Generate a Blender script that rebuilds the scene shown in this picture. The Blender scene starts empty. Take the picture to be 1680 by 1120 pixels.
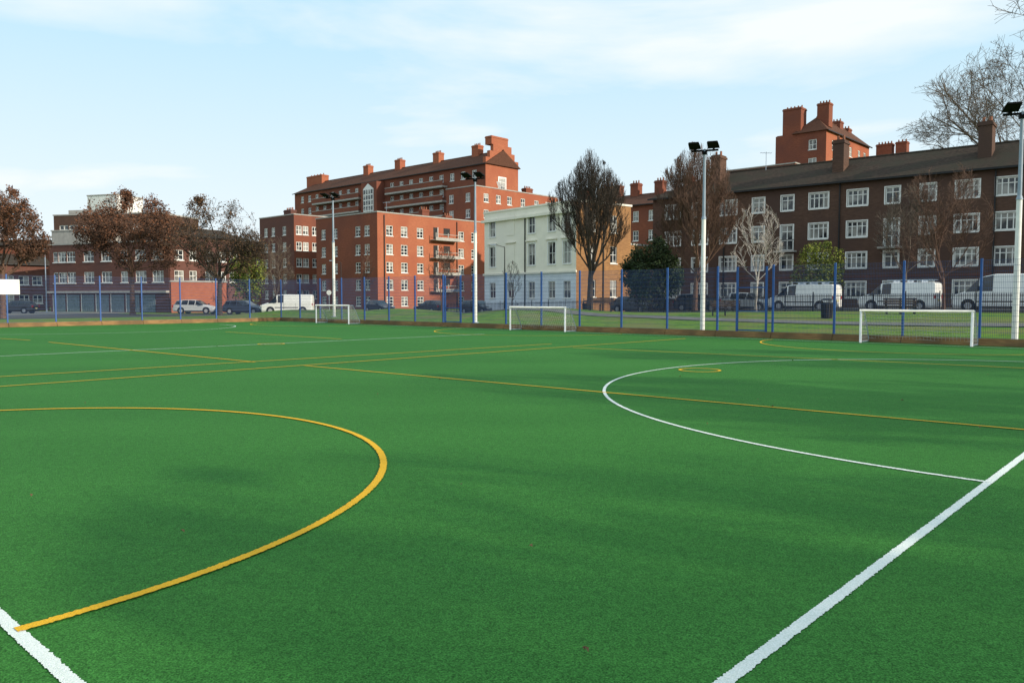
import bpy, math, random
from mathutils import Vector, Matrix
sin,cos,rad=math.sin,math.cos,math.radians
F=1290.0; H=1.65; PH=math.atan(70/1290)
# ---------------- survey helpers -----------------
def kk(px): return (px-840)/1292.0
def zr_(py):
    up=560-py
    return (-F*sin(PH)+up*cos(PH))/(F*cos(PH)+up*sin(PH))
def zat(py,Y): return H+Y*zr_(py)
def gnd(px,py,z=0.0):
    up=560-py; Y=F*cos(PH)+up*sin(PH); Z=-F*sin(PH)+up*cos(PH)
    t=(z-H)/Z
    return Vector(((px-840)*t,Y*t))
AA=rad(42.4)
a=Vector((sin(AA),cos(AA))); b=Vector((-cos(AA),sin(AA)))
C0=Vector((-0.36,1.89))
def pc(u,v): return C0+a*u+b*v
def uv(p):
    r=Vector((p[0],p[1]))-C0
    return r.dot(a),r.dot(b)
def sOf(px,O,d):
    k=kk(px); return (k*O.y-O.x)/(d.x-k*d.y)
def ss(e0,e1,x):
    t=max(0,min(1,(x-e0)/(e1-e0))); return t*t*(3-2*t)
UF=30.3; VF=50.3
def zroad(v): return 0.8*(1-ss(15,60,v))
def terrain_uv(u,v):
    w=u-UF
    if w<=0: 
        return 0.0
    h=zroad(v)*ss(0,16,w)
    g=math.exp(-((w-9)/5.0)**2)*min(1,w/3)
    h+=0.72*g*ss(20,32,v)*(1-ss(58,74,v))*(0.72+0.28*sin(v*0.42))
    h+=0.10*g*(0.5+0.5*sin(v*0.3+1))
    return h
def terr(x,y):
    u,v=uv((x,y)); return terrain_uv(u,v)

# ---------------- materials -----------------
MATS={}
def mat(name,c1,c2=None,scale=3.0,rough=0.85,bump=0.0,bscale=None,stretch=None,spec=0.3,metal=0.0,detail=6,c3=None,s3=0.15):
    if name in MATS: return MATS[name]
    m=bpy.data.materials.new(name); m.use_nodes=True
    nt=m.node_tree; N=nt.nodes; L=nt.links
    p=N['Principled BSDF']; p.inputs['Roughness'].default_value=rough
    p.inputs['Specular IOR Level'].default_value=spec; p.inputs['Metallic'].default_value=metal
    if c2 is None: c2=tuple(x*0.75 for x in c1)
    tc=N.new('ShaderNodeTexCoord'); mp=N.new('ShaderNodeMapping')
    if stretch: mp.inputs['Scale'].default_value=stretch
    L.new(tc.outputs['Object'],mp.inputs['Vector'])
    nz=N.new('ShaderNodeTexNoise'); nz.inputs['Scale'].default_value=scale; nz.inputs['Detail'].default_value=detail
    L.new(mp.outputs[0],nz.inputs['Vector'])
    r=N.new('ShaderNodeValToRGB'); r.color_ramp.elements[0].position=0.32; r.color_ramp.elements[1].position=0.68
    r.color_ramp.elements[0].color=(*c2,1); r.color_ramp.elements[1].color=(*c1,1)
    L.new(nz.outputs['Fac'],r.inputs[0]); out=r.outputs[0]
    if c3:
        n3=N.new('ShaderNodeTexNoise'); n3.inputs['Scale'].default_value=s3; n3.inputs['Detail'].default_value=4
        L.new(tc.outputs['Object'],n3.inputs['Vector'])
        r3=N.new('ShaderNodeValToRGB'); r3.color_ramp.elements[0].position=0.42; r3.color_ramp.elements[1].position=0.62
        L.new(n3.outputs['Fac'],r3.inputs[0])
        mx=N.new('ShaderNodeMixRGB'); L.new(r3.outputs[0],mx.inputs[0]); L.new(out,mx.inputs[1]); mx.inputs[2].default_value=(*c3,1)
        out=mx.outputs[0]
    L.new(out,p.inputs['Base Color'])
    if bump>0:
        nb=N.new('ShaderNodeTexNoise'); nb.inputs['Scale'].default_value=bscale or scale*4; nb.inputs['Detail'].default_value=3
        L.new(mp.outputs[0],nb.inputs['Vector'])
        bp=N.new('ShaderNodeBump'); bp.inputs['Strength'].default_value=bump; bp.inputs['Distance'].default_value=0.02
        L.new(nb.outputs['Fac'],bp.inputs['Height']); L.new(bp.outputs[0],p.inputs['Normal'])
    MATS[name]=m; return m
def brick(name,c,k=0.7,c3=None):
    return mat(name,c,tuple(x*k for x in c),scale=2.6,rough=0.9,bump=0.4,stretch=(1,1,4.5),spec=0.15,detail=10,c3=c3,s3=0.22)
def glassmat(name,lo,hi,sc=0.9):
    if name in MATS: return MATS[name]
    m=bpy.data.materials.new(name); m.use_nodes=True; nt=m.node_tree; N=nt.nodes; L=nt.links
    p=N['Principled BSDF']; p.inputs['Roughness'].default_value=0.07; p.inputs['Specular IOR Level'].default_value=0.6
    tc=N.new('ShaderNodeTexCoord'); nz=N.new('ShaderNodeTexNoise'); nz.inputs['Scale'].default_value=sc; nz.inputs['Detail'].default_value=1
    L.new(tc.outputs['Object'],nz.inputs['Vector'])
    r=N.new('ShaderNodeValToRGB'); r.color_ramp.elements[0].position=0.48; r.color_ramp.elements[1].position=0.62
    r.color_ramp.elements[0].color=(*lo,1); r.color_ramp.elements[1].color=(*hi,1)
    L.new(nz.outputs['Fac'],r.inputs[0]); L.new(r.outputs[0],p.inputs['Base Color'])
    MATS[name]=m; return m
M_glass=glassmat('window_glass',(0.02,0.025,0.032),(0.30,0.29,0.27))
M_cglass=glassmat('car_glass',(0.012,0.014,0.016),(0.03,0.033,0.035))
M_white=mat('white_paint',(0.84,0.83,0.80),(0.7,0.7,0.68),scale=4,rough=0.5)
M_brown=brick('brown_brick',(0.13,0.075,0.055),0.62,c3=(0.088,0.054,0.044))
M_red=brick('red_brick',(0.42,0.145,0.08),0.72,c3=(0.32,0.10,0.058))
M_red2=brick('dark_and_shaded_red_brick',(0.27,0.092,0.056),0.68,c3=(0.18,0.066,0.046))  # darker red brick; also paints shade into left faces of the red blocks
M_purple=brick('purple_brick',(0.17,0.078,0.062),0.66,c3=(0.12,0.06,0.052))
M_stock=brick('yellow_stock_brick',(0.37,0.20,0.09),0.68,c3=(0.24,0.125,0.065))
M_cream=mat('cream_stucco',(0.88,0.83,0.71),(0.78,0.73,0.63),scale=1.2,rough=0.8,c3=(0.80,0.75,0.66))
M_blue_st=mat('pale_blue_stucco',(0.74,0.79,0.86),(0.64,0.69,0.77),scale=1.2)
M_roof=mat('roof_tiles',(0.075,0.054,0.042),(0.034,0.026,0.022),scale=3.5,stretch=(1,1,3),rough=0.95,bump=0.6,spec=0.08,c3=(0.048,0.042,0.032),s3=0.5)
M_roofr=mat('roof_tiles_red',(0.13,0.06,0.04),(0.075,0.038,0.027),scale=3.5,stretch=(1,1,3),rough=0.95,bump=0.6,spec=0.1)
M_flat=mat('roof_felt',(0.12,0.12,0.12))
M_conc=mat('concrete',(0.42,0.40,0.37),(0.33,0.31,0.29),scale=2)
M_dark=mat('dark_metal',(0.02,0.02,0.022),(0.012,0.012,0.014),rough=0.5)
M_lampd=mat('lamp_black',(0.008,0.008,0.009),rough=0.7,spec=0.1)
M_blue=mat('blue_fence_paint',(0.022,0.095,0.32),(0.016,0.07,0.25),rough=0.5,spec=0.4)
M_wire=mat('fence_wire',(0.03,0.07,0.18),(0.022,0.05,0.14),rough=0.6)
M_timber=mat('timber_board',(0.34,0.20,0.085),(0.2,0.11,0.05),scale=2,stretch=(1,1,9),c3=(0.16,0.10,0.05),s3=0.8)
M_galv=mat('grey_steel',(0.30,0.36,0.44),(0.24,0.3,0.38),rough=0.5)
M_pot=mat('clay',(0.30,0.12,0.07))
M_garage=mat('garage_door',(0.17,0.22,0.25),(0.12,0.16,0.18),rough=0.6)
M_asph=mat('asphalt',(0.06,0.06,0.062),(0.045,0.045,0.047),scale=6)
M_pave=mat('paving',(0.24,0.23,0.21),(0.17,0.16,0.15),scale=1.5)
M_path=mat('path_tarmac',(0.15,0.15,0.14),(0.11,0.11,0.10),scale=3)
M_net=mat('net_cord',(0.6,0.6,0.57))
M_bark=mat('bark_dark',(0.06,0.045,0.036),(0.034,0.027,0.022),scale=6)
M_barkr=mat('bark_russet',(0.15,0.085,0.06),(0.085,0.05,0.036),scale=6)
M_barkg=mat('bark_grey',(0.17,0.13,0.10),(0.10,0.08,0.065),scale=6)
M_birch=mat('bark_birch',(0.55,0.50,0.46),(0.32,0.28,0.26),scale=8)
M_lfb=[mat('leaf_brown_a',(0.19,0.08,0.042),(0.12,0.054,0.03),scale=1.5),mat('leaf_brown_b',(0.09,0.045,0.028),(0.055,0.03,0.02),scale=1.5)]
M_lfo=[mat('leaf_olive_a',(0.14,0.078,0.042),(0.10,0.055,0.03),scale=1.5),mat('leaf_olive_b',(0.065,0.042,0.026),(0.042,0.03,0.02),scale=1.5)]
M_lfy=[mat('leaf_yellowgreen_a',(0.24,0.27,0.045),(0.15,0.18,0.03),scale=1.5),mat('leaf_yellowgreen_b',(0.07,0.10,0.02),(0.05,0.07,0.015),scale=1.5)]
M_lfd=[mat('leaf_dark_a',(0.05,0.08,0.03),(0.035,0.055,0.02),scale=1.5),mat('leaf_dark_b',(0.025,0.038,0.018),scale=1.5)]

# ---------------- mesh builder -----------------
class MB:
    def __init__(s): s.v=[];s.f=[];s.m=[]
    def poly(s,pts,mi=0):
        i=len(s.v); s.v+= [tuple(p) for p in pts]; s.f.append(tuple(range(i,i+len(pts)))); s.m.append(mi)
    def hexa(s,P,mi=0):
        i=len(s.v); s.v+=[tuple(p) for p in P]
        for q in ((0,3,2,1),(4,5,6,7),(0,1,5,4),(1,2,6,5),(2,3,7,6),(3,0,4,7)):
            s.f.append(tuple(i+j for j in q)); s.m.append(mi)
    def box(s,O,d,n,s0,s1,t0,t1,z0,z1,mi=0):
        def P(x,y,z):
            q=O+d*x+n*y; return (q.x,q.y,z)
        s.hexa([P(s0,t0,z0),P(s1,t0,z0),P(s1,t1,z0),P(s0,t1,z0),P(s0,t0,z1),P(s1,t0,z1),P(s1,t1,z1),P(s0,t1,z1)],mi)
    def tube(s,p,q,r0,r1=None,n=4,mi=0,cap=False):
        if r1 is None: r1=r0
        p=Vector(p);q=Vector(q); d=q-p
        if d.length<1e-6: return
        d.normalize()
        x=d.cross(Vector((0.31,0.17,1))) 
        if x.length<0.05: x=d.cross(Vector((1,0,0)))
        x.normalize(); y=d.cross(x); i=len(s.v)
        for c,r in ((p,r0),(q,r1)):
            for k in range(n):
                t=2*math.pi*k/n+0.4; s.v.append(tuple(c+x*(r*cos(t))+y*(r*sin(t))))
        for k in range(n):
            s.f.append((i+k,i+(k+1)%n,i+n+(k+1)%n,i+n+k)); s.m.append(mi)
        if cap:
            s.f.append(tuple(i+k for k in range(n))); s.m.append(mi)
            s.f.append(tuple(i+n+k for k in range(n))); s.m.append(mi)
    def obj(s,name,mats,parent=None,org=(0,0,0),smooth=False):
        me=bpy.data.meshes.new(name)
        o=Vector(org)
        me.from_pydata([(x-o.x,y-o.y,z-o.z) for x,y,z in s.v],[],s.f)
        if not isinstance(mats,(list,tuple)): mats=[mats]
        for m in mats: me.materials.append(m)
        me.polygons.foreach_set('material_index',s.m)
        if smooth: me.polygons.foreach_set('use_smooth',[True]*len(s.f))
        me.update()
        ob=bpy.data.objects.new(name,me); bpy.context.scene.collection.objects.link(ob)
        if parent: ob.parent=parent
        else: ob.location=o
        return ob
class Grp:
    def __init__(s,name,org,mats):
        s.name=name; s.org=Vector(org); s.parts={}; s.mats=mats
    def p(s,n):
        if n not in s.parts: s.parts[n]=MB()
        return s.parts[n]
    def done(s,smooth=()):
        e=bpy.data.objects.new(s.name,None); e.location=s.org; e.empty_display_size=0.5
        bpy.context.scene.collection.objects.link(e)
        for n,mb in s.parts.items():
            mb.obj(n,s.mats[n],parent=e,org=s.org,smooth=n in smooth)
        return e

# ---------------- facades -----------------
CR=random.Random(77)
def facade(B,O,d,n,L,z0,z1,wins,wall='walls',rec=0.14,fw=0.08,sill=True,surround=0.0):
    wins=[w for w in wins if w[0]>0.05 and w[1]<L-0.05 and w[2]>z0 and w[3]<z1]
    xs=sorted(set([0,L]+[round(w[0],3) for w in wins]+[round(w[1],3) for w in wins]))
    zs=sorted(set([z0,z1]+[round(w[2],3) for w in wins]+[round(w[3],3) for w in wins]))
    def P(x,t,z):
        q=O+d*x+n*t; return (q.x,q.y,z)
    W=B.p(wall)
    for i in range(len(xs)-1):
        xm=(xs[i]+xs[i+1])/2
        col=[w for w in wins if w[0]<xm<w[1]]
        segs=[];cur=None
        for j in range(len(zs)-1):
            zm=(zs[j]+zs[j+1])/2
            hole=any(w[2]<zm<w[3] for w in col)
            if not hole:
                if cur is None: cur=[zs[j],zs[j+1]]
                else: cur[1]=zs[j+1]
            else:
                if cur: segs.append(cur);cur=None
        if cur: segs.append(cur)
        for (q0,q1) in segs:
            W.poly([P(xs[i],0,q0),P(xs[i+1],0,q0),P(xs[i+1],0,q1),P(xs[i],0,q1)])
    if not wins: return
    G=B.p('window_glass');FR=B.p('window_frames')
    for w in wins:
        s0,s1,q0,q1,nx,ny=w
        W.poly([P(s0,0,q0),P(s0,-rec,q0),P(s0,-rec,q1),P(s0,0,q1)])
        W.poly([P(s1,0,q0),P(s1,-rec,q0),P(s1,-rec,q1),P(s1,0,q1)])
        W.poly([P(s0,0,q1),P(s1,0,q1),P(s1,-rec,q1),P(s0,-rec,q1)])
        W.poly([P(s0,0,q0),P(s1,0,q0),P(s1,-rec,q0),P(s0,-rec,q0)])
        G.poly([P(s0,-rec+0.004,q0),P(s1,-rec+0.004,q0),P(s1,-rec+0.004,q1),P(s0,-rec+0.004,q1)])
        # net curtains / blinds seen in some windows
        if CR.random()<0.3:
            f=CR.choice((1.0,0.6,0.45)); sd=CR.random()
            u0,u1=(s0,s1) if sd<0.5 else ((s0,s0+(s1-s0)*.35) if sd<.75 else (s0+(s1-s0)*.65,s1))
            B.mats['curtains']=M_curt
            B.p('curtains').poly([P(u0+.02,-rec+0.007,q1-(q1-q0)*f),P(u1-.02,-rec+0.007,q1-(q1-q0)*f),P(u1-.02,-rec+0.007,q1),P(u0+.02,-rec+0.007,q1)])
        t0,t1=-rec+0.01,-rec+0.06
        FR.box(O,d,n,s0,s0+fw,t0,t1,q0,q1); FR.box(O,d,n,s1-fw,s1,t0,t1,q0,q1)
        FR.box(O,d,n,s0+fw,s1-fw,t0,t1,q0,q0+fw); FR.box(O,d,n,s0+fw,s1-fw,t0,t1,q1-fw,q1)
        for i in range(1,nx):
            x=s0+(s1-s0)*i/nx; FR.box(O,d,n,x-fw*0.42,x+fw*0.42,t0,t1-0.004,q0+fw,q1-fw)
        for yy in ny:
            z=q0+(q1-q0)*yy; FR.box(O,d,n,s0+fw,s1-fw,t0,t1-0.008,z-fw*0.35,z+fw*0.35)
        if sill: FR.box(O,d,n,s0-0.06,s1+0.06,-0.05,0.07,q0-0.09,q0)
        if surround>0:
            g=surround
            FR.box(O,d,n,s0-g,s0,-0.02,0.025,q0,q1+g);FR.box(O,d,n,s1,s1+g,-0.02,0.025,q0,q1+g)
            FR.box(O,d,n,s0,s1,-0.02,0.025,q1,q1+g)
M_curt=mat('net_curtain',(0.36,0.35,0.33),(0.2,0.2,0.19),scale=3,stretch=(3,3,.3),rough=.5,spec=.6)
def coping(B,O,d,n,L,z,part='coping',w=0.35,h=0.18,proud=0.08):
    B.p(part).box(O,d,n,-0.1,L+0.1,-w,proud,z,z+h)
def chimney(B,O,d,n,s,t,wd,dp,z0,z1,pots=3):
    W=B.p('chimneys'); W.box(O,d,n,s-wd/2,s+wd/2,t-dp/2,t+dp/2,z0,z1)
    W.box(O,d,n,s-wd/2-0.08,s+wd/2+0.08,t-dp/2-0.08,t+dp/2+0.08,z1-0.35,z1-0.15)
    for i in range(pots):
        x=s-wd/2+wd*(i+0.5)/pots; q=O+d*x+n*t
        B.p('chimney_pots').tube((q.x,q.y,z1),(q.x,q.y,z1+0.45),0.13,0.11,6,cap=True)
def pitched(B,O,d,n,L,W,ze,zr,h0=0,h1=0,ov=0.4,part='roof'):
    def P(x,t,z):
        q=O+d*x+n*t; return (q.x,q.y,z)
    R=B.p(part)
    A=P(-ov,ov,ze);Bq=P(L+ov,ov,ze);Cq=P(L+ov,-W-ov,ze);D=P(-ov,-W-ov,ze)
    r0=P(h0-(ov if h0==0 else 0),-W/2,zr); r1=P(L-h1+(ov if h1==0 else 0),-W/2,zr)
    R.poly([A,Bq,r1,r0]); R.poly([Cq,D,r0,r1]); R.poly([A,r0,D]); R.poly([Bq,Cq,r1]); R.poly([A,D,Cq,Bq])
    G=B.p('gutters'); G.box(O,d,n,-ov,L+ov,ov,ov+0.12,ze-0.14,ze+0.02)
    R.tube(r0,r1,0.13,n=6)
BM=lambda w,**k: dict(dict(walls=w,lower_walls=w,window_glass=M_glass,window_frames=M_white,coping=M_conc,chimneys=w,chimney_pots=M_pot,roof=M_roof,roof_deck=M_flat,gutters=M_dark,balconies=M_conc,railings=M_dark,doors=M_dark,bands=M_conc,aerials=M_galv),**k)
def aerial(B,x,y,z0,h=2.2):
    A=B.p('aerials'); A.tube((x,y,z0),(x,y,z0+h),.03,n=4); A.tube((x-.6,y,z0+h-.1),(x+.6,y+.2,z0+h-.1),.022,n=3)
    for i in range(5): A.tube((x-.5+.25*i,y-.25,z0+h-.1),(x-.5+.25*i,y+.35,z0+h-.1),.015,n=3)
def block(name,cpx,Y,lpx,rpx,zt,colsL,colsR,rows,wallL,dl=b,dr=a,ny=(0.5,),cop=True,z0=-0.3,wallR=None,fw=0.09,deck=True,surround=0):
    C=Vector((kk(cpx)*Y,Y)); Ll=sOf(lpx,C,dl); Lr=sOf(rpx,C,dr)
    mats=BM(wallL); mats['right_walls']=wallR or wallL
    B=Grp(name,(C.x,C.y,0),mats)
    def mk(cols,d):
        out=[]
        for c in cols:
            s=sOf(c[0],C,d); w=c[1]; nx=c[2] if len(c)>2 else 2
            for r in rows: out.append((s-w/2,s+w/2,r[0],r[0]+r[1],nx,ny))
        return out
    facade(B,C,dl,-dr,Ll,z0,zt,mk(colsL,dl),fw=fw,surround=surround)
    facade(B,C,dr,-dl,Lr,z0,zt,mk(colsR,dr),wall='right_walls',fw=fw,surround=surround)
    facade(B,C+dl*Ll,dr,dl,Lr,z0,zt,[]); facade(B,C+dr*Lr,dl,dr,Ll,z0,zt,[],wall='right_walls')
    if deck:
        def P(s,t,z):
            q=C+dl*s+dr*t; return (q.x,q.y,z)
        B.p('roof_deck').poly([P(0,0,zt-0.3),P(Ll,0,zt-0.3),P(Ll,Lr,zt-0.3),P(0,Lr,zt-0.3)])
    if cop:
        coping(B,C,dl,-dr,Ll,zt); coping(B,C,dr,-dl,Lr,zt+0.003)
        coping(B,C+dl*Ll,dr,dl,Lr,zt+0.002); coping(B,C+dr*Lr,dl,dr,Ll,zt+0.001)
    return B,C,Ll,Lr

# ======== brown brick apartment block (right) ========
def brown_block():
    d=Vector((-0.766,0.6428)).normalized(); n=Vector((-d.y,d.x)); 
    if n.dot(Vector((-1,-1)))<0: n=-n
    R0=Vector((30.5,70.0)); O=R0-d*30; L=30+sOf(1070,R0,d); W=9.5
    B=Grp('brown_brick_apartment_block',(O.x,O.y,0.8),BM(M_brown))
    ze=12.05; bots=[9.85,7.1,4.35,1.75]
    cols=[(1103,'W'),(1147,'W'),(1193,'W'),(1242,'N'),(1289,'D'),(1340,'W'),(1403,'W'),(1460,'D'),(1518,'N'),(1582,'W'),(1648,'W')]
    wins=[];bal=[]
    lst=[(30+sOf(p,R0,d),k) for p,k in cols]
    lst+=[(14.2,'D'),(11.0,'N'),(7.2,'W'),(3.6,'W')]
    for s,k in lst:
        for i,z in enumerate(bots):
            if k=='W': wins.append((s-0.85,s+0.85,z,z+1.4,4,(0.68,)))
            elif k=='N' or i!=1:
                wins.append((s-0.58,s+0.58,z,z+1.4,2,(0.68,)))
            else:
                wins.append((s-0.58,s+0.58,z-0.95,z+1.4,2,(0.4,0.75))); bal.append((s,z-0.98))
    facade(B,O,d,n,L,0,ze,wins,fw=0.1,surround=0.09)
    facade(B,O+d*L,-n,d,W,0,ze,[(3,4.2,z,z+1.4,2,(0.68,)) for z in bots],fw=0.1)
    facade(B,O,-n,-d,W,0,ze,[]); facade(B,O-n*W,d,-n,L,0,ze,[])
    for s,z in bal:
        B.p('balconies').box(O,d,n,s-0.95,s+0.95,0.0,0.75,z-0.15,z)
        for q in [s-0.93+0.133*i for i in range(15)]:
            B.p('railings').box(O,d,n,q-0.012,q+0.012,0.7,0.725,z,z+0.95)
        B.p('railings').box(O,d,n,s-0.95,s+0.95,0.69,0.735,z+0.951,z+1.0)
    B.p('brick_band').box(O,d,n,-0.02,L+0.02,-0.1,0.03,3.55,3.68); B.mats['brick_band']=M_purple
    pitched(B,O,d,n,L,W,ze,14.75,h0=0,h1=4.5)
    for px,w in ((1387,1.5),(1636,1.5),(1180,1.5)):
        s=30+sOf(px,R0,d)+1.5; chimney(B,O,d,n,s,-2.6,1.0,w,12.6,16.2,2)
    q=O+d*40-n*4; aerial(B,q.x,q.y,14.5,1.8)
    for s in (8.9,19.5,31.5,42.5): B.p('gutters').box(O,d,n,s-0.05,s+0.05,0.03,0.12,1,ze-0.1)
    B.done()
brown_block()

# ======== white stucco villa ========
def villa():
    Cn=Vector((kk(945)*72,72)); far=Vector((kk(795)*83,83)); dl=(far-Cn).normalized(); dr=Vector((dl.y,-dl.x))
    L=(far-Cn).length; Lr=sOf(1034,Cn,dr)
    m=BM(M_cream); m['side_walls']=M_stock; m['lower_walls']=M_blue_st; m['bands']=M_cream; m['coping']=M_cream
    B=Grp('stucco_villa',(Cn.x,Cn.y,0.4),m); n=-dr
    zt=zat(330,72)
    ws=[];wl=[]
    for px in (808,838,872,905,930):
        s=sOf(px,Cn,dl)
        if px!=838:
            ws+=[(s-0.5,s+0.5,8.0,9.6,2,(0.5,)),(s-0.52,s+0.52,4.9,7.0,2,(0.5,))]
        else:
            for z0,z1 in ((8.0,9.6),(4.9,7.0)):
                B.p('bands').box(Cn,dl,n,s-0.6,s+0.6,0,0.04,z0,z1)
        wl+=[(s-0.5,s+0.5,1.7,3.3,2,(0.5,))]
        for z1 in (7.35,9.9): B.p('coping').box(Cn,dl,n,s-0.8,s+0.8,0.0,0.16,z1-0.12,z1)
    facade(B,Cn,dl,n,L,4.1,zt,ws,fw=0.06,surround=0.12)
    facade(B,Cn,dl,n,L,-0.2,4.1,wl,wall='lower_walls',fw=0.06)
    B.p('coping').box(Cn,dl,n,-0.1,L+0.1,0,0.14,4.05,4.25)
    B.p('coping').box(Cn,dl,n,-0.2,L+0.2,0,0.3,zt-0.95,zt-0.7)
    sd=[(s,s+0.9,z,z+1.6,2,(0.5,)) for s in (1.6,4.4) for z in (5.0,7.9,1.8)]
    facade(B,Cn,dr,-dl,Lr,-0.2,zt,sd,wall='side_walls',fw=0.06)
    facade(B,Cn+dl*L,dr,dl,Lr,-0.2,zt,[]); facade(B,Cn+dr*Lr,dl,dr,L,-0.2,zt,[],wall='side_walls')
    B.p('gutters').box(Cn,dl,n,L*.52-.05,L*.52+.05,0.01,.1,0.3,zt-1); B.p('gutters').box(Cn,dr,-dl,3.4,3.5,0.01,.1,0.3,zt-.3)
    def P(s,t,z):
        q=Cn+dl*s+dr*t; return (q.x,q.y,z)
    B.p('roof_deck').poly([P(0,0,zt-0.3),P(L,0,zt-0.3),P(L,Lr,zt-0.3),P(0,Lr,zt-0.3)])
    coping(B,Cn,dl,n,L,zt,w=0.3);coping(B,Cn,dr,-dl,Lr,zt+0.002,w=0.3)
    m['chimneys']=M_stock
    chimney(B,Cn,dl,n,2.5,-Lr+0.8,1.8,0.8,zt-0.3,zt+2.0,4); chimney(B,Cn,dl,n,10,-Lr+0.8,1.8,0.8,zt-0.3,zt+1.2,4)
    B.done()
villa()
B,C,Ll,Lr=block('brick_side_house',1012,78,990,1075,zat(400,78),[],[(1028,1.0),(1048,1.0)],[(3.6,1.5),(1.0,1.4)],M_stock); B.done()

# ======== red front block ========
def red_front():
    Y=120; zt=zat(348,Y)
    rows=[(11.3,1.6),(8.45,1.6),(5.7,1.6),(3.0,1.6),(0.5,1.5)]
    B,C,Ll,Lr=block('red_brick_apartment_block',620,Y,520,796,zt,[(532,1.2),(551,1.2),(588,1.3),(603,1.3)],[(640,1.35,2),(664,1.35,2),(690,1.35,2),(757,1.3,2),(778,1.3,2)],rows,M_red2,wallR=M_red,ny=(0.33,0.66),fw=0.1)  # same brick: shaded tone painted on the left wall, sunlit tone on the right
    s0=sOf(707,C,a); s1=sOf(747,C,a)
    for z in (2.9,5.6,8.3,11.2):
        B.p('balconies').box(C,a,-b,s0,s1,0.003,1.3,z-0.15,z)
        B.p('balconies').box(C,a,-b,s0,s1,1.22,1.3,z+0.004,z+0.35)
        B.p('balconies').box(C,a,-b,s0+0.3,s1-0.3,1.24,1.28,z+0.8,z+0.88)
        for s in (s0,(s0+s1)/2-0.05,s1-0.12): B.p('balconies').box(C,a,-b,s,s+0.12,1.18,1.29,z+0.354,z+1.1)
        B.p('doors').box(C,a,-b,s0+0.6,s0+1.5,0.003,0.03,z+0.02,z+2.0)
        B.p('doors').box(C,a,-b,s1-2.6,s1-1.2,0.003,0.03,z+0.8,z+2.0)
        B.p('window_frames').box(C,a,-b,s0+1.52,s0+1.62,0.003,0.05,z+.02,z+2.05)
    B.p('gutters').box(C,a,-b,1.2,1.34,0.01,.14,0,zt-.3); B.p('gutters').box(C,a,-b,s1+.3,s1+.42,0.01,.14,0,zt-.3)
    chimney(B,C,a,-b,12,-3,1.5,0.9,zt-0.3,zt+1.6,3); chimney(B,C,a,-b,20,-6,1.5,0.9,zt-0.3,zt+1.4,3)
    q=C+a*5+b*4; aerial(B,q.x,q.y,zt-.3,2.6)
    B.done()
red_front()

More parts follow.
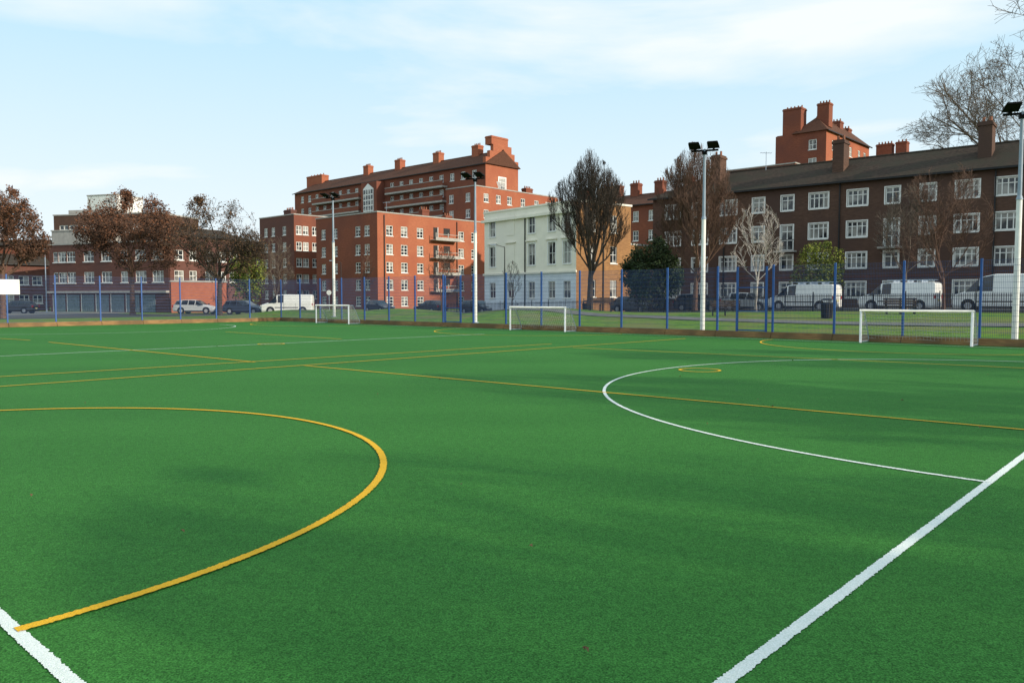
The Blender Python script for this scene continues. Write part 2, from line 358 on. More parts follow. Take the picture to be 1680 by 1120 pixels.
# ======== tall red mansion block behind ========
def red_tall():
    D=150; C=Vector((kk(797)*D,D)); Lt=sOf(486,C,b); Wg=sOf(850,C,a)
    ze=zat(268,D); zrg=ze+3.0
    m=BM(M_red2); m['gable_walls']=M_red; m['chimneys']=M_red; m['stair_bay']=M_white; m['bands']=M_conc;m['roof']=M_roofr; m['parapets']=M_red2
    B=Grp('tall_red_brick_mansion_block',(C.x,C.y,0),m)
    wins=[]
    for r in range(9):
        z=ze-2.4-2.9*r
        s=3.0
        while s<Lt-2:
            wins.append((s-0.6,s+0.6,z,z+1.5,2,(0.5,))); s+=3.1
    facade(B,C,b,-a,Lt,0,ze,wins,fw=0.12)
    gz=[ (Wg*0.5-0.9,Wg*0.5+0.9,ze-4.5-3.5*i,ze-2.3-3.5*i,3,(0.33,0.66)) for i in range(5)]
    facade(B,C,a,-b,Wg,0,ze,gz,wall='gable_walls',fw=0.14,surround=0.25)
    facade(B,C+b*Lt,a,b,Wg,0,ze,[],wall='gable_walls'); facade(B,C+a*Wg,b,a,Lt,0,ze,[])
    segs=[(sOf(735,C,b),sOf(641,C,b)),(sOf(598,C,b),sOf(522,C,b))]
    for (s0,s1) in segs:
        for i in range(1,5):
            z=ze-2.9*i-0.3
            B.p('bands').box(C,b,-a,s0,s1,0.003,1.4,z-0.35,z)
            B.p('parapets').box(C,b,-a,s0,s1,1.25,1.38,z+0.004,z+0.95)
            B.p('bands').box(C,b,-a,s0,s1,1.2,1.43,z+0.954,z+1.07)
    s0=sOf(628,C,b);s1=sOf(612,C,b)
    zb=zat(309,170)
    B.p('walls').box(C,b,-a,s0-1.0,s1+1.0,0.003,2.2,0,ze-0.5)
    B.p('stair_bay').box(C,b,-a,s0,s1,2.2,2.4,zb-6.0,zb)
    def P(s,t,z):
        q=C+b*s-a*t; return (q.x,q.y,z)
    mid=(s0+s1)/2
    B.p('stair_bay').poly([P(s0,2.4,zb),P(s1,2.4,zb),P(mid,2.4,zb+1.1)])
    nn=4
    for i in range(nn):
        for j in range(5):
            w=(s1-s0)/nn; B.p('window_glass').box(C,b,-a,s0+w*i+0.14,s0+w*(i+1)-0.14,2.403,2.44,zb-5.8+1.16*j,zb-4.9+1.16*j)
    pitched(B,C,b,-a,Lt,Wg,ze,zrg,h0=0,h1=4)
    G=B.p('gable_walls')
    for k,(f,dz) in enumerate(((0.0,1.3),(0.12,2.6),(0.22,3.9))):
        G.box(C,a,-b,Wg*f,Wg*(1-f),-0.7+0.02*k,0.06+0.01*k,ze+ (0 if k==0 else (1.3,2.6)[k-1]),ze+dz)
    chimney(B,C,a,-b,Wg*0.5-0.6,-0.9,4.6,1.7,ze+3.9,zat(225,D+3),0)
    for px in (751,688,626,575):
        chimney(B,C,b,-a,sOf(px,C,b)-1,-Wg/2,1.8,1.5,ze+2,ze+4.8,4)
    chimney(B,C,b,-a,Lt-3,-Wg/2,6.5,2.0,ze-0.5,ze+4.6,5)
    B.done()
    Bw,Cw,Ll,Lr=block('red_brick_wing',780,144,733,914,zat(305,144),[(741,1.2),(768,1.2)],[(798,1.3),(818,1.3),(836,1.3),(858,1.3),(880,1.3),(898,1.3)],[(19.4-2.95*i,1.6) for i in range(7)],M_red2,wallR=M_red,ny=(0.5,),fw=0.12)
    chimney(Bw,Cw,a,-b,Lr*0.75,-3,2,1.2,zat(305,144)-.3,zat(305,144)+1.6,4)
    q=Cw+a*9+b*3
    Bw.mats['satellite_dish']=M_white; Bw.p('satellite_dish').tube((q.x,q.y,zat(305,144)-.2),(q.x,q.y,zat(305,144)+1.3),.05,n=5); Bw.p('satellite_dish').tube((q.x,q.y-.25,zat(305,144)+1.3),(q.x,q.y-.1,zat(305,144)+1.35),.75,.3,14,cap=True)
    Bw.done()
    Bw,Cw,Ll,Lr=block('brick_tenement',484,142,428,545,zat(352,142),[(438,1.2),(450,1.2),(468,1.2)],[(492,1.2),(503,1.2),(518,1.2),(530,1.2)],[(13.2-2.9*i,1.6) for i in range(5)],M_purple,wallR=M_red2,ny=(0.5,),fw=0.12)
    chimney(Bw,Cw,b,-a,6,-3,2.4,1.2,zat(352,142)-.3,zat(352,142)+1.5,4)
    Bw.done()
red_tall()

# ======== distant middle terrace ========
def mid_terrace():
    D=112; C=Vector((kk(1110)*D,D)); L=sOf(990,C,b); ze=zat(330,D)
    B=Grp('brick_terrace',(C.x,C.y,0),BM(M_red2,roof=M_roofr))
    wins=[(s-.5,s+.5,z,z+1.5,2,(0.5,)) for s in [1.6+2.7*i for i in range(int(L/2.7))] for z in [ze-2.4-2.85*i for i in range(5)]]
    facade(B,C,b,-a,L,0,ze,wins,fw=0.1); facade(B,C,a,-b,10,0,ze,[]);facade(B,C+b*L,a,b,10,0,ze,[]);facade(B,C+a*10,b,a,L,0,ze,[])
    pitched(B,C,b,-a,L,10,ze,ze+2.2)
    for px in (1100,1052,1012): chimney(B,C,b,-a,sOf(px,C,b),-5,1.4,1.2,ze+1,ze+4.0,3)
    B.done()
    B,C,Ll,Lr=block('brick_terrace',1000,170,915,1040,zat(325,170),[(925,1.3),(945,1.3),(965,1.3),(985,1.3)],[],[(17.5-2.9*i,1.6) for i in range(5)],M_red2)
    for px in (935,988): chimney(B,C,b,-a,sOf(px,C,b),-5,3,1.6,zat(325,170)-.3,zat(300,170),4)
    B.done()
mid_terrace()

# ======== tower block behind the right roof ========
def tower():
    Y=125; zt=zat(213,Y)
    B,C,Ll,Lr=block('red_brick_tower_block',1350,Y,1268,1420,zt,[(1328,1.3)],[(1362,1.2),(1376,1.2),(1390,1.2),(1404,1.2),(1413,1.2)],[(zt-2.8-2.9*i,1.6) for i in range(6)],M_red2,wallR=M_red,ny=(0.5,),fw=0.12,cop=False,deck=False)
    B.mats['roof']=M_roofr
    pitched(B,C,a,-b,Lr,Ll*0.62,zt,zt+2.8,h0=2.6,h1=3,ov=0.35)
    s=sOf(1293,C,b)
    chimney(B,C,b,-a,s,-1.2,3.0,2.2,2,zat(180,130),5)
    chimney(B,C,b,-a,Ll-0.4,-2.5,1.6,2.2,2,zat(222,131),1)
    chimney(B,C,b,-a,sOf(1332,C,b)-0.3,-3.0,1.9,1.6,zt+1,zat(177,131),4)
    chimney(B,C,b,-a,2.8,-12,1.6,1.6,zt+1,zt+3.6,3); chimney(B,C,b,-a,2.8,-16,1.6,1.6,zt,zt+3,3)
    B.done()
    B,C,Ll,Lr=block('red_brick_lower_wing',1300,118,1190,1330,zat(268,118),[(1215,1.3),(1240,1.3),(1265,1.3)],[],[(18,1.6)],M_red2); B.done()
    B,C,Ll,Lr=block('distant_brick_block',1500,135,1424,1560,zat(262,135),[(1450,1.3)],[],[(19,1.6)],M_red2)
    chimney(B,C,b,-a,sOf(1440,C,b),-2,2.6,1.5,20,zat(236,140),5); chimney(B,C,b,-a,sOf(1468,C,b),-2,1.8,1.5,20,zat(232,138),3)
    B.done()
tower()

# ======== left side buildings ========
def left_side():
    def run(name,p0,Y0,p1,Y1,zt,depth,wins_px,rows,wall,ny=(0.5,),fw=0.09,roofz=None,cop=True,roof=None):
        A=Vector((kk(p0)*Y0,Y0));Bp=Vector((kk(p1)*Y1,Y1)); d=(Bp-A).normalized(); n=Vector((d.y,-d.x)); L=(Bp-A).length
        m=BM(wall)
        if roof: m['roof']=roof
        G=Grp(name,(A.x,A.y,0),m)
        wins=[]
        for c in wins_px:
            s=sOf(c[0],A,d)
            for r in rows: wins.append((s-c[1]/2,s+c[1]/2,r[0],r[0]+r[1],c[2] if len(c)>2 else 2,ny))
        facade(G,A,d,n,L,-0.1,zt,wins,fw=fw); facade(G,Bp,-n,d,depth,-0.1,zt,[]); facade(G,A,-n,-d,depth,-0.1,zt,[]); facade(G,A-n*depth,d,-n,L,-0.1,zt,[])
        if roofz: pitched(G,A,d,n,L,depth,zt,roofz)
        else:
            def P(s,t,z):
                q=A+d*s-n*t; return (q.x,q.y,z)
            G.p('roof_deck').poly([P(0,0,zt-.25),P(L,0,zt-.25),P(L,depth,zt-.25),P(0,depth,zt-.25)])
            if cop:
                coping(G,A,d,n,L,zt); coping(G,Bp,-n,d,depth,zt+.002); coping(G,A,-n,-d,depth,zt+.002)
        return G,A,d,n,L
    G,A,d,n,L=run('brick_house_with_garages',83,100,278,92,zat(403,100),9,[(93,.9,1),(104,1.6,3),(118,1.6,3),(147,1.8,3),(176,1.8,3),(205,1.2),(232,1.8,3),(260,1.8,3)],[(6.2,1.3),(3.6,1.35)],M_purple)
    G.mats['doors']=M_garage
    s=0.6
    while s<L-2.4:
        G.p('doors').box(A,d,n,s,s+2.1,0.003,0.05,0.05,2.15)
        for q in range(6): G.p('doors').box(A,d,n,s+0.1+0.33*q,s+0.16+0.33*q,0.053,0.075,0.08,2.1)
        G.p('window_frames').box(A,d,n,s-0.1,s-0.02,0.003,0.07,0.05,2.24)
        s+=2.55
    G.p('coping').box(A,d,n,0,L,0.003,0.5,2.35,2.6)
    G.done()
    G,A,d,n,L=run('brick_house',280,92,398,100,zat(384,92),9,[(295,1.2),(318,1.0),(345,1.2),(365,1.2),(384,1.2)],[(6.2,1.2),(3.7,1.3)],M_purple,roofz=zat(384,92)+1.2); G.done()
    G,A,d,n,L=run('flat_roofed_flats',92,122,262,118,zat(352,120),10,[(108,1.6),(124,1.6),(140,1.6),(160,2,3),(182,2,3),(205,2,3),(230,2,3),(250,1.5)],[(11.6,1.3),(8.8,1.3),(6,1.3)],M_brown)
    G.p('coping').box(A,d,n,-0.4,L*0.6,0.003,1.2,11.0,11.2); G.p('bands').box(A,d,n,L*0.1,L*0.45,-4,-1,zat(352,120),zat(342,120))
    aerial(G,A.x+8,A.y+3,zat(352,120),3)
    G.done()
    G,A,d,n,L=run('white_rooftop_block',148,140,196,138,zat(322,140),6,[(158,1.2),(175,1.2)],[(14.5,1.3)],M_white); G.done()
    G,A,d,n,L=run('pale_stair_block',88,112,146,110,zat(380,112),6,[(120,1.2)],[(7.5,1.2)],M_conc); G.done()
    G,A,d,n,L=run('brown_brick_terrace',-90,100,81,108,zat(432,104),8,[(-40,1.2),(-10,1.2),(15,1.2),(40,1.2),(62,1.2)],[(3.5,1.2),(1,1.2)],M_purple,roofz=zat(415,104),roof=M_roof); G.done()
    G,A,d,n,L=run('brick_house',-60,150,75,150,zat(402,150),8,[(5,1.2),(30,1.2),(60,1.2)],[(8,1.3)],M_red2,roofz=zat(392,150)); G.done()
    G,A,d,n,L=run('distant_brick_terrace',385,175,440,170,zat(402,172),8,[(395,1.2),(408,1.2),(424,1.2)],[(9,1.4),(6,1.4),(3,1.4)],M_red2,roofz=zat(394,172)); G.done()
    G,A,d,n,L=run('brick_garden_wall',281,87,372,91,3.5,0.3,[],[],M_red); G.done()
left_side()

# ---------------- ground -----------------
def gridmesh(name,us,vs,f,m,off=0):
    mb=MB(); nu,nv=len(us),len(vs)
    for u in us:
        for v in vs:
            p=pc(u,v); mb.v.append((p.x,p.y,f(u,v)+off))
    for i in range(nu-1):
        for j in range(nv-1):
            q=i*nv+j; mb.f.append((q,q+nv,q+nv+1,q+1)); mb.m.append(0)
    return mb.obj(name,m,smooth=True)
def rng_(x0,x1,st):
    n=int(round((x1-x0)/st)); return [x0+(x1-x0)*i/n for i in range(n+1)]
M_grass=mat('grass',(0.13,0.23,0.03),(0.07,0.145,0.02),scale=2.5,rough=0.95,bump=0.8,bscale=30,spec=0.1,c3=(0.15,0.17,0.05),s3=0.35)
us=[-1500,-400,-100,-30,-12]+rng_(UF-1.3,80,1.3)+[100,160,400,1500]
vs=[-1500,-400,-120]+rng_(-45,110,1.5)+[150,400,1500]
gridmesh('ground',us,vs,terrain_uv,M_grass)
gridmesh('road',rng_(56,66,2.5),rng_(-45,75,1.5),lambda u,v:zroad(v),M_asph,0.03)
def kerbed(name,u0,u1,v0,v1):
    mb=MB(); vv=rng_(v0,v1,1.5)
    for i in range(len(vv)-1):
        z=[zroad(vv[i]),zroad(vv[i+1])]
        def P(u,v,zz):
            p=pc(u,v); return (p.x,p.y,zz)
        mb.hexa([P(u0,vv[i],z[0]-.1),P(u1,vv[i],z[0]-.1),P(u1,vv[i+1],z[1]-.1),P(u0,vv[i+1],z[1]-.1),P(u0,vv[i],z[0]+.14),P(u1,vv[i],z[0]+.14),P(u1,vv[i+1],z[1]+.14),P(u0,vv[i+1],z[1]+.14)])
    mb.obj(name,M_pave)
kerbed('pavement',66,69.5,-45,75); kerbed('pavement',54.2,56,-45,66)
gridmesh('side_road',rng_(-30,55.9,3),rng_(72,90,3),lambda u,v:0,M_asph,0.02)
gridmesh('garage_forecourt',rng_(-30,55.9,3),rng_(90,112,3),lambda u,v:0,M_pave,0.024)
gridmesh('park_path',rng_(UF+7.6,UF+9.0,0.35),rng_(-20,40,1.0),terrain_uv,M_path,0.035)

# turf
def turfmat():
    m=bpy.data.materials.new('artificial_turf'); m.use_nodes=True; nt=m.node_tree;N=nt.nodes;L=nt.links
    p=N['Principled BSDF']; p.inputs['Roughness'].default_value=0.8; p.inputs['Specular IOR Level'].default_value=0.08
    tc=N.new('ShaderNodeTexCoord')
    def noise(sc,det,st=None):
        n=N.new('ShaderNodeTexNoise'); n.inputs['Scale'].default_value=sc; n.inputs['Detail'].default_value=det
        if st:
            mp=N.new('ShaderNodeMapping'); mp.inputs['Scale'].default_value=st; L.new(tc.outputs['Object'],mp.inputs[0]); L.new(mp.outputs[0],n.inputs['Vector'])
        else: L.new(tc.outputs['Object'],n.inputs['Vector'])
        return n
    def ramp(n,p0,c0,p1,c1):
        r=N.new('ShaderNodeValToRGB'); r.color_ramp.elements[0].position=p0; r.color_ramp.elements[1].position=p1
        r.color_ramp.elements[0].color=(*c0,1); r.color_ramp.elements[1].color=(*c1,1); L.new(n.outputs['Fac'],r.inputs[0]); return r
    fine=noise(120,5); r1=ramp(fine,0.34,(0.017,0.078,0.014),0.66,(0.060,0.245,0.047))
    mid=noise(14,6); r2=ramp(mid,0.3,(0.86,0.87,0.86),0.7,(1.08,1.07,1.07))
    big=noise(0.4,5,(0.35,1.0,1)); r3=ramp(big,0.35,(0.90,0.92,0.9),0.65,(1.08,1.05,1.04))
    out=r1
    for r in (r2,r3):
        m1=N.new('ShaderNodeMixRGB'); m1.blend_type='MULTIPLY'; m1.inputs[0].default_value=1; L.new(out.outputs[0],m1.inputs[1]); L.new(r.outputs[0],m1.inputs[2]); out=m1
    L.new(out.outputs[0],p.inputs['Base Color'])
    bp=N.new('ShaderNodeBump'); bp.inputs['Strength'].default_value=0.6; bp.inputs['Distance'].default_value=0.01
    L.new(fine.outputs['Fac'],bp.inputs['Height']); L.new(bp.outputs[0],p.inputs['Normal'])
    return m
mb=MB()
q=[pc(-7,-5),pc(UF-0.05,-5),pc(UF-0.05,VF-0.05),pc(-7,VF-0.05)]
mb.poly([(p.x,p.y,0.012) for p in q]); mb.obj('artificial_turf',turfmat())
M_wl=mat('turf_line_white',(0.88,0.90,0.88),(0.66,0.73,0.66),scale=100,rough=0.85,bump=0.6,bscale=160)
M_yl=mat('turf_line_yellow',(0.90,0.50,0.018),(0.70,0.37,0.014),scale=100,rough=0.85,bump=0.6,bscale=160)
LR=random.Random(4)
def line(pts,w,z,mb):
    out=[]
    for i in range(len(pts)-1):
        p,q=pts[i],pts[i+1]; L=(q-p).length; near=min(p.length,q.length) if L<3 else min(p.length,q.length,((p+q)/2).length)
        st=0.011 if (near<16 or L>10) else 0.3
        n=max(1,int(L/st))
        for k in range(n): out.append(p.lerp(q,k/n))
    out.append(pts[-1])
    prev=None
    for i,p in enumerate(out):
        t=(out[min(i+1,len(out)-1)]-out[max(i-1,0)]).normalized(); nn=Vector((-t.y,t.x))
        j=0.0032 if p.length<16 else 0.0
        l=p+nn*(w/2+LR.gauss(0,1)*j); r=p-nn*(w/2+LR.gauss(0,1)*j)
        mb.v+= [(l.x,l.y,z),(r.x,r.y,z)]; k=len(mb.v)
        if prev is not None: mb.f.append((prev,prev+1,k-1,k-2)); mb.m.append(0)
        prev=k-2
def arc(uc,vc,R,t0,t1,n=140):
    return [pc(uc+R*cos(rad(t0+(t1-t0)*i/n)),vc+R*sin(rad(t0+(t1-t0)*i/n))) for i in range(n+1)]
GU=29.25
W2=MB();zw=0.017
line([pc(-6.9,0),pc(29.9,0)],0.068,zw,W2)
line([pc(0,-4.9),pc(0,50)],0.068,zw+0.001,W2)
line(arc(15.05,0,8.2,0,180),0.055,zw+0.002,W2)
line([gnd(0,585)+(gnd(0,585)-gnd(740,551))*0.3,gnd(740,551)+(gnd(740,551)-gnd(0,585))*0.12],0.06,zw+0.002,W2)
line([pc(GU,-4),pc(GU,50)],0.05,zw+0.003,W2)
line(arc(15.05,46,8.2,180,360),0.055,zw+0.004,W2)
W2.obj('white_pitch_markings',M_wl)
Yl=MB(); zy=0.022
line(arc(0,7.55,4.72,-90,90),0.068,zy,Yl)
for vc in (25.2,43): line(arc(0,vc,4.72,-90,90),0.06,zy,Yl)
for vc in (6.8,24.5,42.2): line(arc(GU,vc,5.2,90,270),0.06,zy+0.0005,Yl)
line([gnd(500,601),gnd(1685,707.4)],0.055,zy+0.001,Yl)
line([gnd(80,562),gnd(418,595)],0.065,zy+0.0015,Yl)
line([gnd(940,571),gnd(1700,606)],0.055,zy+0.002,Yl)
e=gnd(500,602); g=gnd(0,636); line([g+(g-e)*0.2,gnd(1125,556)],0.062,zy+0.0025,Yl)
e=gnd(420,597); g=gnd(0,620); line([g+(g-e)*0.2,gnd(905,565)],0.062,zy+0.003,Yl)
line([gnd(0,556),gnd(50,559)],0.065,zy+0.0035,Yl)
line([gnd(370,545),gnd(560,557)],0.065,zy+0.0035,Yl)
for cx_,cy_ in ((1148,608.5),(445,565)):
    cc=gnd(cx_,cy_); line([cc+Vector((cos(t*0.1047),sin(t*0.1047)))*0.45 for t in range(61)],0.055,zy+0.004,Yl)
Yl.obj('yellow_pitch_markings',M_yl)
fl=MB(); R=random.Random(3)
spots=[gnd(958,1077),gnd(1607,706),gnd(52,820),gnd(1160,700),gnd(870,905),gnd(1120,690),gnd(620,650),gnd(140,665),gnd(985,625),gnd(300,880),gnd(1480,660)]+[pc(R.uniform(3,28),R.uniform(1,40)) for _ in range(70)]
for i,c in enumerate(spots):
    for k in range(2 if i==0 else 1):
        an=R.uniform(0,6.28); sz=R.uniform(0.014,0.032); e1=Vector((cos(an),sin(an))); e2=Vector((-e1.y,e1.x))
        c2=c+Vector((R.uniform(-.02,.02),R.uniform(-.02,.02)))*k
        pts=[c2+e1*sz,c2+e2*sz*.6+e1*.2*sz,c2-e1*sz*.9,c2-e2*sz*.6]
        hh=[0.04,0.055,0.035,0.05]; fl.poly([(p.x,p.y,h_) for p,h_ in zip(pts,hh)])
fl.obj('fallen_leaves',mat('dead_leaf',(0.15,0.09,0.045),(0.08,0.05,0.028),scale=20))

# ---------------- fence -----------------
def fence():
    G=Grp('sports_fence',(pc(UF,VF).x,pc(UF,VF).y,0),dict(posts=M_blue,mesh_wires=M_wire,kickboard=M_timber))
    Hf=3.0
    for (O,d,L,n) in ((pc(UF,VF),-b,VF+5,a),(pc(UF,VF),-a,UF+7,b)):
        s=0
        while s<=L+0.01:
            G.p('posts').box(O,d,n,s-0.035,s+0.035,-0.04,0.04,0,Hf+0.06); s+=2.52
        s=0.0
        while s<L:
            q=O+d*s; G.p('mesh_wires').tube((q.x,q.y,0.25),(q.x,q.y,Hf),0.0042,n=3); s+=0.055
        for k in range(15):
            z=0.28+0.194*k; p=O+n*-0.006; q=O+d*L+n*-0.006
            G.p('mesh_wires').tube((p.x,p.y,z),(q.x,q.y,z),0.0052,n=3)
        for k in range(int(L/2.52)):
            G.p('kickboard').box(O,d,n,k*2.52+0.01,(k+1)*2.52-0.01,-0.13,-0.055,0.014,0.27)
            G.p('kickboard').box(O,d,n,k*2.52+0.012,(k+1)*2.52-0.012,-0.2,-0.135,0.016,0.15)
    O=pc(UF,VF)
    for px in (733,1213):
        s=sOf(px,O,-b)
        for ds in (-0.05,1.25): G.p('posts').box(O,-b,a,s+ds-0.04,s+ds+0.04,-0.12,-0.04,0,Hf)
        for z in (2.1,0.3,1.1): G.p('posts').box(O,-b,a,s+0.001,s+1.2,-0.1,-0.06,z,z+.045)
    G.done()
fence()
def sign_board(px0,px1,zc0,zc1,name,m):
    O=pc(UF,VF); s0=sOf(px0,O,-a); s1=sOf(px1,O,-a)
    mb=MB(); mb.box(O,-a,b,min(s0,s1),max(s0,s1),-0.1,-0.075,zc0,zc1); mb.box(O,-a,b,min(s0,s1)+0.05,max(s0,s1)-.05,-0.12,-0.103,zc1-0.12,zc1-0.06); mb.obj(name,m,org=(O.x,O.y,0))
sign_board(-30,32,1.9,2.75,'fence_banner',M_white)

# goals
def goal(vl):
    w=3.66;h=1.22;du=0.95
    o=pc(GU-0.05,vl)
    G=Grp('football_goal',(o.x,o.y,0),dict(frame=M_white,net=M_net,back_frame=M_galv))
    def P(u,v,z):
        p=pc(GU-0.05+u,vl-v); return (p.x,p.y,z)
    Fm=G.p('frame')
    for v in (0,w): Fm.tube(P(0,v,0.02),P(0,v,h),0.045,n=10,cap=True)
    Fm.tube(P(0,-0.045,h),P(0,w+0.045,h),0.045,n=10,cap=True)
    Bf=G.p('back_frame')
    for v in (0,w):
        Bf.tube(P(0,v,0.05),P(du,v,0.05),0.02,n=6); Bf.tube(P(0,v,h),P(0.35,v,h),0.018,n=6); Bf.tube(P(0.35,v,h),P(du,v,0.05),0.018,n=6)
    Bf.tube(P(du,0,0.05),P(du,w,0.05),0.02,n=6)
    Nt=G.p('net'); r=0.0042
    v=0
    while v<=w+0.01:
        pts=[(0,h)]+[(0.35,h-0.03)]+[(0.35+(du-0.35)*t/4+0.10*sin(math.pi*t/4)*(0.6+0.4*sin(v*5)),h-(h-0.05)*t/4) for t in range(1,5)]
        for i in range(len(pts)-1): Nt.tube(P(pts[i][0],v,pts[i][1]),P(pts[i+1][0],v,pts[i+1][1]),r,n=3)
        v+=0.12
    for k in range(11):
        t=k/10; 
        for j in range(12):
            def q(v): return P(0.35+(du-0.35)*t+0.10*sin(math.pi*t)*(0.6+0.4*sin(v*5)),v,h-0.03-(h-0.08)*t-0.04*abs(sin(v*1.7)))
            Nt.tube(q(w*j/12),q(w*(j+1)/12),r,n=3)
    for v in (0.0,w):
        for k in range(10):
            z=0.08+0.12*k; ub=du-(du-0.35)*(z-0.05)/(h-0.05); Nt.tube(P(0,v,z),P(ub,v,z),r,n=3)
        for k in range(1,8):
            u=0.12*k; zt=h if u<0.35 else h-(h-0.05)*(u-0.35)/(du-0.35); Nt.tube(P(u,v,0.03),P(u,v,zt),r,n=3)
    G.done(smooth=('frame',))
for v in (8.6,26.3,44.1): goal(v)

# floodlights
def mast(px,Y,ztop,rot):
    x=kk(px)*Y; z0=terr(x,Y)
    G=Grp('floodlight_mast',(x,Y,z0),dict(lower_pole=M_white,upper_pole=M_galv,bracket=M_lampd,lamps=M_lampd,lenses=M_lampd,base_plate=M_galv))
    zm=z0+(ztop-z0)*0.62
    G.p('lower_pole').tube((x,Y,z0-0.05),(x,Y,zm),0.11,0.095,14,cap=True)
    G.p('upper_pole').tube((x,Y,zm),(x,Y,ztop-0.05),0.075,0.055,12,cap=True)
    G.p('upper_pole').tube((x,Y,zm-0.02),(x,Y,zm+0.12),0.12,0.08,14,cap=True)
    G.p('base_plate').tube((x,Y,z0-0.02),(x,Y,z0+0.03),0.24,0.24,12,cap=True)
    d=Vector((cos(rot),sin(rot))); n=Vector((-d.y,d.x)); O=Vector((x,Y))
    if n.y>0: n=-n
    G.p('bracket').box(O,d,n,-0.62,0.62,-0.04,0.04,ztop-0.16,ztop-0.08)
    G.p('bracket').box(O,d,n,-0.1,0.1,-0.1,0.1,ztop-0.3,ztop-0.161)
    for sg in (-1,1):
        c=sg*0.42
        def P(s,t,z):
            q=O+d*s+n*t; return (q.x,q.y,z)
        t0,t1=0.1,0.75; za=ztop-0.06; zb=ztop+0.10
        lo=[P(c-.27,t0,za+.0),P(c+.27,t0,za),P(c+.25,t1,zb),P(c-.25,t1,zb)]
        hi=[P(c-.24,t0,za+.14),P(c+.24,t0,za+.14),P(c+.22,t1,zb+.06),P(c-.22,t1,zb+.06)]
        G.p('lamps').hexa(lo+hi)
        G.p('lenses').poly([(p[0],p[1],p[2]-0.012) for p in (P(c-.22,t0+.08,za+.01),P(c+.22,t0+.08,za+.01),P(c+.2,t1-.06,zb-.01),P(c-.2,t1-.06,zb-.01))])
        G.p('bracket').box(O,d,n,c-0.04,c+0.04,0.0402,0.2,ztop-0.15,ztop-0.03)
    G.done(smooth=())
for px,Y,py in ((548,60,322),(780,48.5,290),(1153,37,243),(1667,29,181)):
    mast(px,Y,zat(py,Y),rad(-20))

def railings():
    o=pc(53.6,20); G=Grp('park_railings',(o.x,o.y,0),dict(bars=M_dark,rails=M_dark))
    v=-30
    while v<62:
        p=pc(53.6,v); z=zroad(v)
        G.p('bars').tube((p.x,p.y,z),(p.x,p.y,z+1.2),0.017,n=4); v+=0.12
    for i in range(46):
        v0=-30+2*i; p=pc(53.6,v0);q=pc(53.6,v0+2)
        for h in (0.12,1.05): G.p('rails').tube((p.x,p.y,zroad(v0)+h),(q.x,q.y,zroad(v0+2)+h),0.028,n=4)
        G.p('bars').tube((p.x,p.y,zroad(v0)),(p.x,p.y,zroad(v0)+1.35),0.035,n=4)
    G.done()
railings()

